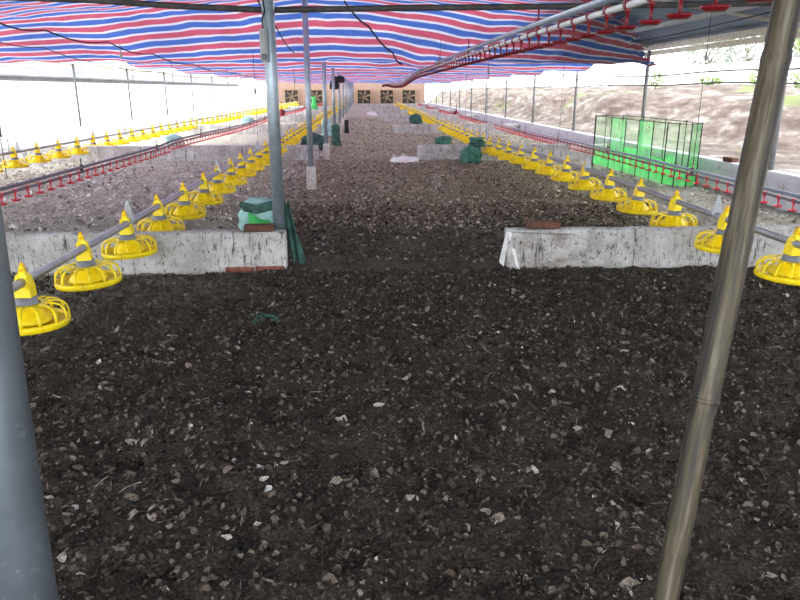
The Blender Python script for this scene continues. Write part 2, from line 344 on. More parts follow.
def np_mesh(name, v, f, m, parent=None, smooth=True):
    me = bpy.data.meshes.new(name); v = np.asarray(v, np.float32); f = np.asarray(f, np.int32)
    me.vertices.add(len(v)); me.vertices.foreach_set('co', v.ravel())
    me.loops.add(f.size); me.loops.foreach_set('vertex_index', f.ravel())
    me.polygons.add(len(f)); me.polygons.foreach_set('loop_start', np.arange(0, f.size, f.shape[1], dtype=np.int32))
    me.polygons.foreach_set('use_smooth', np.full(len(f), smooth))
    me.materials.append(m); me.update(); me.validate()
    o = bpy.data.objects.new(name, me); COL.objects.link(o)
    if parent: o.parent = parent
    return o
def grid_faces(nx, ny):
    i = np.arange(nx - 1)[None, :] + np.arange(ny - 1)[:, None] * nx
    i = i.ravel(); return np.stack([i, i + 1, i + 1 + nx, i + nx], 1)
def bevel(o, w=0.008, seg=2):
    b = o.modifiers.new('bevel', 'BEVEL'); b.width = w; b.segments = seg; b.limit_method = 'ANGLE'; return o

def tag(o, label=None, cat=None, group=None, kind=None):
    if label: o['label'] = label
    if cat: o['category'] = cat
    if group: o['group'] = group
    if kind: o['kind'] = kind
    return o
def thing(name, loc, label, cat, group=None, rz=0):
    o = bpy.data.objects.new(name, None); COL.objects.link(o); o.location = loc; o.rotation_euler = (0, 0, rz)
    return tag(o, label, cat, group)
def copy_tree(o, parent=None):
    c = o.copy(); COL.objects.link(c)
    if parent: c.parent = parent
    for ch in list(o.children): copy_tree(ch, c)
    return c
ONES = ['', 'first', 'second', 'third', 'fourth', 'fifth', 'sixth', 'seventh', 'eighth', 'ninth', 'tenth', 'eleventh', 'twelfth',
        'thirteenth', 'fourteenth', 'fifteenth', 'sixteenth', 'seventeenth', 'eighteenth', 'nineteenth']
TENS = {2: ('twentieth', 'twenty'), 3: ('thirtieth', 'thirty'), 4: ('fortieth', 'forty'), 5: ('fiftieth', 'fifty'), 6: ('sixtieth', 'sixty'), 7: ('seventieth', 'seventy')}
def nth(n):
    if n < 20: return ONES[n]
    t, u = divmod(n, 10); return TENS[t][0] if u == 0 else TENS[t][1] + '-' + ONES[u]

XL, XR, YB, RX = -7.23, 4.68, 57.0, -0.66      # left wall, right wall, back wall, ridge
def roof_z(x): return 1.95 + (0.155 * (4.9 - x) if x > RX else 0.129 * (x + 7.4))

# ------------------------------------------------------------------ setting
xs = np.linspace(XL, XR, 250); ys = [-2.4]
while ys[-1] < YB: ys.append(ys[-1] + max(0.03, 0.012 * max(ys[-1], 0)))
ys = np.array(ys); ys[-1] = YB
GX, GY = np.meshgrid(xs, ys)
v = np.stack([GX.ravel(), GY.ravel(), floor_z(GX.ravel(), GY.ravel())], 1)
floor = np_mesh('floor', v, grid_faces(len(xs), len(ys)), M['floor']); tag(floor, 'dark litter floor of the shed strewn with feathers', 'floor', kind='structure')

# outside yard (left and right strips)
g = MB(); g.box(-60, XL, -20, 120, -0.3, -0.02); g.build('ground', M['outground']); 
tag(bpy.data.objects['ground'], 'pale sunlit yard outside the left wall', 'ground', kind='structure')

def low_wall(name, x0, x1, label):
    b = MB(); b.box(x0, x1, -2.4, YB, -0.1, 0.37); o = bevel(b.build(name, M['lowwall']), 0.015); tag(o, label, 'wall', kind='structure'); return o
low_wall('wall_left', XL - 0.14, XL, 'low blue-white wall along the left side of the shed')
low_wall('wall_right', XR, XR + 0.14, 'low blue-white wall along the right side of the shed')
b = MB(); b.box(XL, XR, YB, YB + 0.2, -0.1, 2.05); tag(b.build('wall_back', M['backwall']), 'tan brick end wall of the shed holding the fans', 'wall', kind='structure')
# gable triangle of back wall
b = MB(); b._add([(XL, YB, 2.05), (XR, YB, 2.05), (RX, YB, 2.9), (XL, YB + 0.2, 2.05), (XR, YB + 0.2, 2.05), (RX, YB + 0.2, 2.9)], [(0, 1, 2), (5, 4, 3), (0, 3, 4, 1), (1, 4, 5, 2), (2, 5, 3, 0)])
tag(b.build('trim_1', M['backwall']), 'tan gable above the end wall', 'wall', kind='structure')

# roof: corrugated sheets over the near end and along the right eave
def roof_sheet(name, x0, x1, y0, y1, label):
    nx = max(3, int((x1 - x0) / 0.4)); ny = int((y1 - y0) / 0.035)
    X = np.linspace(x0, x1, nx); Y = np.linspace(y0, y1, ny); A, B = np.meshgrid(X, Y)
    Z = np.where(A > RX, 1.95 + 0.155 * (4.9 - A), 1.95 + 0.129 * (A + 7.4)) + 0.06 + 0.014 * np.sin(B * 2 * PI / 0.2)
    t = np.stack([A.ravel(), B.ravel(), Z.ravel()], 1); f = grid_faces(nx, ny)
    o = np_mesh(name, t, f, M['roof']); so = o.modifiers.new('thick', 'SOLIDIFY'); so.thickness = 0.006
    tag(o, label, 'roof', kind='structure'); return o
roof_sheet('ceiling', XL - 0.4, RX, -2.4, 6.7, 'corrugated blue-grey roof sheet over the near left bays')
roof_sheet('ceiling', RX, XR + 0.5, -2.4, 6.7, 'corrugated blue-grey roof sheet over the near right bays')
roof_sheet('ceiling', 2.2, XR + 0.5, 6.7, 13.2, 'corrugated blue-grey roof sheet along the right eave')
for sx, side in ((1, 'right'), (-1, 'left')):
    x = XR + 0.07 if sx > 0 else XL - 0.07
    b = MB(); b.box(x - 0.035, x + 0.035, -2.4, YB, 1.9, 1.98); b.box(x + 0.05 * sx - 0.015, x + 0.05 * sx + 0.015, -2.4, YB, 1.82, 1.895)
    tag(b.build('trim_%d' % (2 if sx > 0 else 3), M['eave']), 'cream eave board along the %s side' % side, 'trim', kind='structure')

# ------------------------------------------------------------------ striped tarpaulin
def tarp_z(X, Y):
    u = np.clip((X - RX) / np.where(X > RX, XR - RX, XL - RX), 0, 1)
    amp = 0.68 - np.where(X > RX, 0.26, 0.44) * u ** 1.1
    low = 1.69 - 0.035 * u
    ph = np.maximum(Y - 9.2, 0) / 4.05
    w = 0.5 + 0.5 * np.cos(2 * PI * ph)
    w = w ** 0.85
    z = low + amp * w
    z += 0.06 * vnoise(X * 0.9, Y * 0.5, 21) + 0.035 * vnoise(X * 2.4, Y * 1.5, 22) + 0.02 * vnoise(X * 6, Y * 2.5, 23)
    z -= 0.05 * np.clip(1 - np.abs(X - 0.55 - 0.12 * (Y - 9)) / 0.5, 0, 1) * (1 - w)
    fade = np.clip((Y - 40) / 15, 0, 1); z += fade * 0.05
    return np.minimum(z, np.where(X > RX, 1.95 + 0.155 * (4.9 - X), 1.95 + 0.129 * (X + 7.4)) - 0.02)
def make_tarp():
    nx = 170; yl = [6.6]
    while yl[-1] < 55.5: yl.append(yl[-1] + (0.05 if yl[-1] < 18 else 0.09))
    Y = np.array(yl); X = np.linspace(XL + 0.02, XR - 0.02, nx)
    A, B = np.meshgrid(X, Y)
    # front right corner is pulled back towards the eave post
    lim = np.where(B < 11.7, 2.7 + (B - 8.4) * 0.62, XR - 0.02)
    liml = np.where(B > 13.2, -5.0 - 0.35 * np.sin(B * 1.55), XL)
    over = (A > lim) | (A < liml)
    Z = tarp_z(A, B)
    # bunched hem at right corner
    k = np.clip(1 - np.abs(A - lim) / 0.25, 0, 1) * (B < 12.2)
    Z = Z - 0.07 * k * (0.5 + vnoise(A * 20, B * 20, 31))
    arc = np.zeros_like(B); dy = np.diff(Y)
    u = np.clip((X - RX) / np.where(X > RX, XR - RX, XL - RX), 0, 1)
    Zs = tarp_z(np.full_like(B, 0.0), B)[:, 0]
    s = np.concatenate([[0], np.cumsum(np.sqrt(dy ** 2 + np.diff(Zs) ** 2))])
    arc = np.repeat(s[:, None], nx, 1) / 0.43 + 0.5 * vnoise(A * 0.7, B * 0.35, 41) + 0.12 * vnoise(A * 2.2, B * 0.9, 42) + np.where(A < 0, 0.14, -0.42) * A * np.clip((12.5 - B) / 1.5, 0, 1)
    f = grid_faces(nx, len(Y)); keep = ~(over.ravel()[f].all(1)); f = f[keep]
    o = np_mesh('striped_tarpaulin', np.stack([A.ravel(), B.ravel(), Z.ravel()], 1), f, M['tarp'])
    me = o.data; uvl = me.uv_layers.new(name='UVMap'); li = np.zeros(len(me.loops), np.int32); me.loops.foreach_get('vertex_index', li)
    uvs = np.stack([A.ravel()[li], arc.ravel()[li]], 1).astype(np.float32); uvl.data.foreach_set('uv', uvs.ravel())
    tag(o, 'sagging red, white and blue striped tarpaulin hung under the roof', 'tarpaulin')
make_tarp()

# ------------------------------------------------------------------ posts
post_y = [0.91, 5.135, 9.2] + [9.2 + 4.05 * k for k in range(1, 12)]
def centre_post(i, y):
    x = -0.543 if i == 0 else (-0.662 if i == 1 else -0.69 - 0.005 * y)
    lab = ['thick grey steel post at the left edge, closest to the camera', 'grey steel post standing at the end of the nearest left partition wall',
           'slim steel post with pale concrete foot, next behind the nearest partition'][i] if i < 3 else \
          '%s steel post from the camera in the centre row of posts' % nth(i + 1)
    t = thing('steel_post', (x, y, 0), lab, 'post', 'centre row of steel posts')
    top = 2.8 if i < 2 else min(roof_z(x), float(tarp_z(np.array([x]), np.array([y]))[0]) + 0.1)
    r = 0.0435 if i < 2 else 0.036
    b = MB()
    if i == 0: b.tube([(0, 0, -0.05), (0.01, 0.0, 0.6), (0.05, 0.02, top)], r, 24)
    else: b.tube([(0, 0, -0.05), (0, 0, top)], r, 20 if i < 5 else 12)
    b.build('pipe', M['dullpost'] if i == 0 else M['post'], t)
    if i >= 2:
        c = MB(); c.lathe([(0.0, -0.05), (0.068, -0.05), (0.066, 0.1), (0.062, 0.29), (0.05, 0.31), (0.03, 0.315)], 16); c.build('concrete_foot', M['concrete'], t)
    return t
for i, y in enumerate(post_y): centre_post(i, y)

def side_posts():
    for side, x, ys_ in (('right', XR + 0.07, [3.96 + 4.05 * k for k in range(13)]), ('left', XL - 0.07, [6.4 + 4.05 * k for k in range(13)])):
        for i, y in enumerate(ys_):
            t = thing('eave_post', (x, y, 0.36), '%s thin eave post from the near end along the %s wall' % (nth(i + 1), side), 'post', '%s eave posts' % side)
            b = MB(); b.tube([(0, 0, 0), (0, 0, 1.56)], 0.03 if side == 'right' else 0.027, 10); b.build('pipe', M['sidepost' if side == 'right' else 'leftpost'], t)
            c = MB(); c.box(-0.06, 0.06, -0.06, 0.06, 0, 0.012); c.build('base_plate', M['sidepost'], t)
side_posts()
for side, x in (('right', XR + 0.02), ('left', XL - 0.02)):
    for z, w in ((1.35, 'lower'), (1.5, 'upper')):
        if side == 'left' and w == 'upper': continue
        b = MB(); b.tube([(x, y, z + 0.015 * math.sin(y * 1.5)) for y in np.linspace(-2, YB, 60)], 0.012, 6)
        tag(b.build('side_rail', M['sidepost' if side == 'right' else 'leftpost']), '%s thin rail strung along the open %s side' % (w, side), 'rail')

# rafters on the right eave, purlins, tie beam
for i, y in enumerate([3.96, 8.01, 12.06]):
    b = MB(); b.tube([(XR + 0.2, y, roof_z(XR + 0.2) - 0.0), (2.2, y, roof_z(2.2)), (RX, y, roof_z(RX))], 0.028, 8)
    if y > 9: b = MB(); b.tube([(XR + 0.2, y, roof_z(XR + 0.2)), (2.3, y, roof_z(2.3))], 0.028, 8)
    tag(b.build('rafter', M['rafter']), '%s pale rafter from the camera under the right roof sheets' % nth(i + 1), 'rafter', 'right rafters')
for i, x in enumerate([3.9, 3.0, 2.35]):
    b = MB(); b.box(x - 0.02, x + 0.02, -2.0, 13.1, roof_z(x) - 0.045, roof_z(x) + 0.01)
    tag(b.build('purlin', M['box']), '%s long grey purlin from the right eave under the roof sheets' % nth(i + 1), 'purlin', 'right purlins')
b = MB(); b.tube([(XL, 5.2, 1.95), (-4, 5.2, 1.91), (-1.875, 5.2, 1.858), (-1.3, 5.2, 1.823), (-0.69, 5.2, 1.80), (0.25, 5.2, 1.818), (1.66, 5.2, 1.838), (XR, 5.2, 1.9)], 0.021, 10)
tag(b.build('tie_beam', M['darkpole']), 'dark horizontal pole crossing the whole shed in front of the tarpaulin', 'pole')

# bamboo prop
p0 = Vector((0.511, 1.015, -0.02)); p1 = Vector((0.847, 1.406, 2.03)); t = thing('bamboo_pole', p0, 'leaning weathered bamboo pole in the right foreground', 'pole')
ln = (p1 - p0).length; t.rotation_euler = (p1 - p0).to_track_quat('Z', 'Y').to_euler()
pts = []; rr = []
for k in range(120):
    z = ln * k / 119; nd = min(abs(z - zz) for zz in (0.12, 0.47, 0.755, 1.06, 1.38, 1.7, 1.95))
    r = 0.0225 + 0.0028 * z / ln + 0.0022 * math.exp(-(nd / 0.011) ** 2) - 0.0012 * math.exp(-((nd - 0.02) / 0.008) ** 2)
    if 0.755 < z < 1.06: r += 0.0012
    pts.append((0.004 * math.sin(z * 2.4), 0, z)); rr.append(r)
b = MB(); b.tube(pts, rr, 24); b.build('stem', M['bamboo'], t)
b = MB(); b.lathe([(0.0235, 0.75), (0.0262, 0.752), (0.0266, 0.757), (0.0255, 0.761), (0.0235, 0.763)], 24, c=(0.004 * math.sin(0.755 * 2.4), 0, 0)); b.build('node_ring', M['bamboo'], t)

# ------------------------------------------------------------------ partition walls
def partition(x0, x1, y, label, n, h=0.284, th=0.12, rough=0.006):
    t = thing('partition_wall', ((x0 + x1) / 2, y, 0), label, 'wall', 'low pen partition walls')
    nx = max(8, int((x1 - x0) / 0.05)); prof = []
    X = np.linspace(x0, x1, nx) - (x0 + x1) / 2
    sec = [(0, -0.05), (0, 0.06), (0, 0.12), (0, 0.19), (0, h - 0.015), (0.015, h), (th / 2, h + 0.004), (th - 0.015, h), (th, h - 0.015), (th, 0.1), (th, -0.05)]
    v = []
    for i, x in enumerate(X):
        for j, (yy, zz) in enumerate(sec):
            v.append((x + rough * 2 * vnoise(zz * 14, y + n, 5), yy + rough * 2 * vnoise(x * 7 + n * 3, zz * 9 + j, 51), zz + (rough * 2.2 * vnoise(x * 5 + n, 3.3, 52) if zz > 0.2 else 0)))
    k = len(sec); f = [(i * k + j, (i + 1) * k + j, (i + 1) * k + j + 1, i * k + j + 1) for i in range(nx - 1) for j in range(k - 1)]
    b = MB(); b._add(v, f, 0, False)
    b.f += [tuple(range(k))[::-1] if False else tuple(range(k)), tuple((nx - 1) * k + j for j in range(k))[::-1]]; b.m += [0, 0]; b.sm += [False, False]
    b.build('body', M['whitewash'], t); return t
py = [4.95 + 8.25 * k for k in range(6)]
# left pens
for i, y in enumerate(py):
    t = partition(XL, -0.6 if i == 0 else -0.9, y, ['low whitewashed wall across the left pen, nearest to the camera, ending at the steel post'][0] if i == 0 else
              '%s whitewashed low wall from the camera across the left pen' % nth(i + 1), i)
    if i == 0:
        b = MB(); cx = (XL - 0.6) / 2
        for k in range(2): b.box(-0.615 - cx - 0.22 * (k + 1) + 0.01, -0.615 - cx - 0.22 * k, -0.012, 0.1, -0.03, 0.035 - 0.004 * k)
        bevel(b.build('brick_footing', M['redbrick'], t), 0.006)['label'] = 'exposed red brick footing'
for i, y in enumerate(py):
    if i == 0:
        t = partition(1.03, XR, y, 'low whitewashed wall across the right pen, nearest to the camera, with broken plaster', 20)
        cx = (1.03 + XR) / 2
        # thicker broken plaster coat on the front of its free end
        out = [(1.045, 0.0), (1.02, 0.10), (1.035, 0.2), (1.055, 0.275), (1.3, 0.262), (1.52, 0.255), (1.62, 0.2), (1.60, 0.12), (1.63, 0.05), (1.58, -0.02), (1.4, -0.02), (1.2, 0.0)]
        b = MB(); k = len(out); v = [(x - cx, -0.05 + 0.01 * math.sin(x * 31), z) for x, z in out] + [(x - cx, 0.004, z) for x, z in out]
        b._add(v, [tuple(range(k))[::-1], tuple(range(k, 2 * k))] + [(j, (j + 1) % k, k + (j + 1) % k, k + j) for j in range(k)])
        bevel(b.build('plaster_coat', M['oldplaster'], t), 0.006)['label'] = 'cracked thicker plaster coat at the free end'
        for a, c in (((1.025, -0.005), (0.985, 0.06)), ((1.035, -0.03), (1.085, -0.045))):
            b = MB(); b._add([(1.02 - cx, a[1], 0.278), (1.045 - cx, a[1], 0.278), (c[0] - cx, c[1] - 0.02, 0.03), (c[0] + 0.03 - cx, c[1] - 0.02, 0.0),
                              (1.02 - cx, a[1] + 0.03, 0.278), (1.045 - cx, a[1] + 0.03, 0.278), (c[0] - cx, c[1] + 0.02, 0.03), (c[0] + 0.03 - cx, c[1] + 0.02, 0.0)],
                             [(0, 2, 3, 1), (4, 5, 7, 6), (0, 4, 6, 2), (1, 3, 7, 5), (0, 1, 5, 4), (2, 6, 7, 3)])
            b.build('plaster_edge', M['white'], t)['label'] = 'fresh white chipped plaster edge'
        b = MB(); b.box(1.12 - cx, 1.36 - cx, -0.05, 0.0, -0.03, 0.028); b.box(1.38 - cx, 1.56 - cx, -0.045, 0.0, -0.03, 0.03)
        bevel(b.build('brick_footing', M['brick'], t), 0.008)
    else:
        t = partition([1.0, 0.95, 0.8, 0.6, 0.5, 0.4][i], XR, y, '%s whitewashed low wall from the camera across the right pen' % nth(i + 1), 20 + i)
partition(-1.0, XR, 54.3, 'white low wall just in front of the fans at the far end', 40)

def lump_box(name, m, x0, x1, y0, y1, h, label, cat, group=None, s=3):
    nx = max(4, int((x1 - x0) / 0.04)); X = np.linspace(x0, x1, nx); Y = np.linspace(y0, y1, 8); A, B = np.meshgrid(X, Y)
    e = np.minimum(1, np.minimum(np.minimum((A - x0), (x1 - A)) / 0.05, np.minimum((B - y0), (y1 - B)) / 0.03))
    Z = -0.03 + (h + 0.03) * e * (0.75 + 0.5 * vnoise(A * 14, B * 14, s))
    o = np_mesh(name, np.stack([A.ravel(), B.ravel(), Z.ravel()], 1), grid_faces(nx, 8), m, smooth=False); tag(o, label, cat, group); return o
lump_box('plaster_rubble', M['white'], 0.42, 0.98, 12.9, 13.15, 0.11, 'low heap of white plaster rubble beside the second right wall', 'rubble')
lump_box('plaster_rubble', M['white'], 0.0, 0.6, 37.9, 38.2, 0.2, 'far white plaster rubble heap in the middle of the aisle', 'rubble', s=5)
def loose_brick(loc, size, rz, m, label, group='loose bricks'):
    b = MB(); b.box(-size[0] / 2, size[0] / 2, -size[1] / 2, size[1] / 2, 0, size[2]); o = bevel(b.build('loose_brick', m), 0.006)
    o.location = loc; o.rotation_euler = (0, 0, rz); tag(o, label, 'brick', group)
loose_brick((-0.79, 5.0, 0.29), (0.21, 0.1, 0.045), 0.03, M['brick'], 'brown brick lying on the left wall beside the steel post')
loose_brick((1.3, 5.02, 0.29), (0.24, 0.1, 0.05), -0.03, M['brick'], 'dark brick lying on the nearest right wall by its free end')
loose_brick((XR + 0.07, 8.95, 0.37), (0.1, 0.2, 0.06), 0.1, M['brick'], 'dark brick lying on the low right wall behind the green net pen')

# ------------------------------------------------------------------ feeders
FH = 0.135  # scale helper
def feeder_parts():
    P = {}
    b = MB(); b.lathe([(0.0, 0.004), (0.14, 0.0), (0.168, 0.006), (0.174, 0.026), (0.168, 0.026), (0.15, 0.012), (0.0, 0.014)], 28); P['pan'] = (b, M['yellow'])
    b = MB(); b.lathe([(0.171, 0.004), (0.181, 0.006), (0.184, 0.026), (0.180, 0.040), (0.171, 0.038), (0.169, 0.02), (0.171, 0.004)], 28)
    b.lathe([(0.062, 0.112), (0.085, 0.112), (0.088, 0.106), (0.085, 0.1), (0.062, 0.1)], 20)
    for k in range(14):
        a = 2 * PI * k / 14; c, s = math.cos(a), math.sin(a)
        b.bar([(r * c, r * s, z) for r, z in ((0.08, 0.11), (0.118, 0.114), (0.152, 0.105), (0.171, 0.083), (0.178, 0.055), (0.178, 0.026))], 0.0145, 0.007, (-s, c, 0))
    P['grill'] = (b, M['yellow'])
    b = MB(); b.lathe([(0.05, 0.118), (0.058, 0.1), (0.075, 0.07), (0.1, 0.045), (0.108, 0.03), (0.1, 0.02), (0.0, 0.02)], 24); P['feed_cone'] = (b, M['yellow'])
    b = MB(); b.lathe([(0.0, 0.108), (0.053, 0.108), (0.054, 0.118), (0.05, 0.122), (0.05, 0.146), (0.0, 0.146)], 20); P['collar'] = (b, M['greyplastic'])
    b = MB()
    out = [(-0.041, 0.144), (0.041, 0.144), (0.037, 0.2), (0.029, 0.245), (0.017, 0.262), (0.008, 0.3), (-0.008, 0.3), (-0.017, 0.262), (-0.029, 0.245), (-0.037, 0.2)]
    k = len(out); sc = lambda z: 1 if z < 0.21 else 0.8 if z < 0.26 else 0.45
    v = [(x, -0.036 * sc(z), z) for x, z in out] + [(x, 0.036 * sc(z), z) for x, z in out]
    b._add(v, [tuple(range(k)), tuple(range(k, 2 * k))[::-1]] + [((j + 1) % k, j, k + j, k + (j + 1) % k) for j in range(k)])
    P['clamp'] = (b, M['yellow'])
    b = MB(); b.lathe([(0.0, 0.268), (0.019, 0.27), (0.013, 0.292), (0.006, 0.31), (0.0, 0.312)], 8); P['tip'] = (b, M['amber'])
    return P
def make_feeder():
    t = thing('pan_feeder', (0, 0, 0), 'x', 'feeder')
    for n, (b, m) in feeder_parts().items():
        o = b.build(n, m, t)
        if n == 'clamp': bevel(o, 0.006)
        if n == 'tip': o['label'] = 'amber pointed clip on top'
        if n == 'collar': o['label'] = 'grey collar ring'
    return t
FEED = make_feeder(); FEED_USED = [False]
def make_far_feeder():
    b = MB()
    b.lathe([(0.0, 0.0), (0.165, 0.0), (0.18, 0.014), (0.178, 0.034), (0.17, 0.034), (0.168, 0.016), (0.0, 0.014)], 14)
    for k in range(10):
        a = 2 * PI * k / 10; c, s = math.cos(a), math.sin(a)
        b.bar([(r * c, r * s, z) for r, z in ((0.06, 0.107), (0.146, 0.099), (0.172, 0.055), (0.175, 0.026))], 0.016, 0.007, (-s, c, 0))
    b.lathe([(0.05, 0.118), (0.075, 0.07), (0.108, 0.03)], 12)
    b.lathe([(0.05, 0.108), (0.05, 0.146)], 10, 1)
    b.lathe([(0.044, 0.146), (0.043, 0.195), (0.034, 0.22), (0.02, 0.275), (0.004, 0.308)], 8)
    return b.build('pan_feeder', [M['yellow'], M['greyplastic']])
FARF = make_far_feeder(); FARF_USED = [False]
def row_z(kind, y):
    if kind == 'right': return 0.2 - 0.06 * min(max((y - 8) / 5, 0), 1)
    return 0.186 - 0.006 * min(max((y - 8) / 5, 0), 1)
def row_x(kind, x, y):
    if kind != 'right': return x
    k = lambda u: u * u * (3 - 2 * u)
    return 2.48 - 0.02 * k(min(max((y - 4) / 2, 0), 1)) - 0.13 * k(min(max((y - 8.5) / 5, 0), 1)) - 0.05 * k(min(max((y - 14) / 8, 0), 1))
def feed_row(kind, x, y0, n, sp, pipe_y0, words, group):
    zz = lambda y: row_z(kind, y) + 0.218
    t = thing('feed_pipe', (x, pipe_y0, 0), 'long grey feed pipe carrying yellow feeders, ' + words, 'pipe', 'feed pipes')
    b = MB(); Y = [pipe_y0] + list(np.arange(math.ceil(pipe_y0), 55, 1.0)) + [55.0]
    b.tube([(row_x(kind, x, y) - x, y - pipe_y0, zz(y)) for y in Y], 0.0225, 14); b.build('pipe', M['pipe'], t)
    k = 0
    for y in np.arange(4.75, 54, 2.95):
        if y < pipe_y0: continue
        b = MB(); z = zz(y); dy = y - pipe_y0
        out = [(-0.042, 0.012), (0.042, 0.012), (0.030, 0.055), (0.016, 0.115), (0.009, 0.145), (-0.009, 0.145), (-0.016, 0.115), (-0.030, 0.055)]
        m_ = len(out); ox = row_x(kind, x, y) - x; v = [(ox + p, dy - 0.004, z + q) for p, q in out] + [(ox + p, dy + 0.004, z + q) for p, q in out]
        b._add(v, [tuple(range(m_)), tuple(range(m_, 2 * m_))[::-1]] + [(j, m_ + j, m_ + (j + 1) % m_, (j + 1) % m_) for j in range(m_)])
        b.tube([(ox, dy - 0.012, z), (ox, dy + 0.012, z)], 0.027, 12); b.build('hanger_plate', M['fin'], t)
    for i in range(n):
        y = y0 + sp * i
        lab = '%s yellow pan feeder from the near end of the %s' % (nth(i + 1), words.replace('running ', 'pipe '))
        if y < 24:
            if FEED_USED[0]: o = copy_tree(FEED)
            else: o = FEED; FEED_USED[0] = True
        else:
            if FARF_USED[0]: o = FARF.copy(); COL.objects.link(o)
            else: o = FARF; FARF_USED[0] = True
        o.location = (row_x(kind, x, y) + R.uniform(-0.004, 0.004), y, row_z(kind, y)); o.rotation_euler = (R.uniform(-0.03, 0.03), R.uniform(-0.05, 0.05), R.uniform(0, 0.4))
        tag(o, lab, 'feeder', group)
feed_row('left', -1.63, 3.22, 68, 0.747, 0.2, 'running left of the posts', 'yellow feeders left of the posts')
feed_row('right', 2.43, 3.84, 65, 0.78, 0.6, 'running right of the aisle', 'yellow feeders right of the aisle')
feed_row('outer', -5.15, 9.0, 60, 0.757, 3.0, 'running by the far left wall', 'yellow feeders by the left wall')

# ------------------------------------------------------------------ drinker lines
def cup_mb(mi_dark):
    b = MB()
    b.tube([(0, 0, -0.002), (0, 0, -0.03)], 0.012, 8); b.tube([(0, 0, -0.03), (0, 0, -0.085)], 0.0065, 6)
    b.box(-0.018, 0.018, -0.012, 0.012, -0.012, 0.02)
    if mi_dark == 1: return b
    if mi_dark == 2: b = MB()
    b.lathe([(0.0, -0.092), (0.03, -0.094), (0.042, -0.084), (0.044, -0.078), (0.040, -0.082), (0.012, -0.087), (0.0, -0.082)], 14)
    return b
def drinker(name, x, zf, y0, y1, sp, label, group, pm, pm2, cm, reg=None, first_cup=None, cables=True):
    t = thing(name, (x, y0, 0), label, 'drinker line', group)
    Y = list(np.arange(y0, y1, 0.75)) + [y1]
    b = MB(); b.tube([(0, y - y0, zf(y) + 0.05) for y in Y], 0.0175, 10); b.build('support_tube', pm, t)
    b = MB(); b.tube([(0, y - y0, zf(y)) for y in Y], 0.0145, 8); b.build('water_tube', pm2, t)
    Yc = np.arange(first_cup or y0 + 0.1, y1, sp)
    cup = None; rest = MB(); proto = cup_mb(0)
    for i, y in enumerate(Yc):
        if i < 100:
            if cup is None: o = cup_mb(1).build('drinker_cup', cm, t); cup_mb(2).build('drip_dish', cm, o); cup = o
            else: o = copy_tree(cup, t)
            o.location = (0, y - y0, zf(y))
        else:
            rest._add([(p[0], p[1] + y - y0, p[2] + zf(y)) for p in proto.v], proto.f, 0, True)
    if rest.v: tag(rest.build('far_drinker_cups', cm, t), kind='stuff')
    for y in np.arange(y0 + 0.6, y1, 3.0):
        b = MB(); z = zf(y); b.box(-0.012, 0.012, y - y0 - 0.02, y - y0 + 0.02, z - 0.02, z + 0.08); b.tube([(0, y - y0, z + 0.05), (0, y - y0, z + 0.15)], 0.006, 6)
        b.build('hanger_bracket', M['black'] if pm is not M['bluepipe'] else M['darkred'], t)
    if reg:
        b = MB(); z = zf(reg); d = reg - y0
        b.lathe([(0, z - 0.1), (0.09, z - 0.09), (0.12, z), (0.12, z + 0.08), (0.07, z + 0.15), (0, z + 0.16)], 14, c=(0, d, 0)); b.tube([(0, d, z + 0.15), (0, d, z + 0.45)], 0.015, 6)
        b.build('pressure_regulator', M['darkred'], t)['label'] = 'round dark red pressure regulator'
    return t
zl = lambda y: 0.37 - 0.03 * math.sin(y * 0.4) * (y > 12)
drinker('drinker_line', -3.28, zl, 1.6, 54, 0.25, 'drinker line with red cups in the left pen between two feed pipes', 'drinker lines', M['darkpipe'], M['darkpipe'], M['red'], reg=28, first_cup=5.35)
zr_ = lambda y: 0.31 - 0.045 * min(max((y - 12) / 6, 0), 1)
drinker('drinker_line', 3.85, zr_, 1.5, 54, 0.2375, 'drinker line with red cups in the right pen in front of the low wall', 'drinker lines', M['bluepipe'], M['darkpipe'], M['red'], reg=30.5, first_cup=5.1)
def zo(y):
    k = lambda a, b, u: a + (b - a) * (lambda q: q * q * (3 - 2 * q))(min(max(u, 0), 1))
    if y < 14: return 1.575 + 0.04 * math.sin(min(y, 8) * PI / 16) - 0.01 * max(0, y - 8) / 6
    return k(1.605, 1.43, (y - 14) / 8) + k(0, 0.12, (y - 25) / 14)
drinker('drinker_line', 1.06, zo, 0.9, 48, 0.25, 'raised drinker line with dark red cups hanging above the right of the aisle', 'drinker lines', M['bluepipe'], M['whitepipe'], M['darkred'], first_cup=1.96)

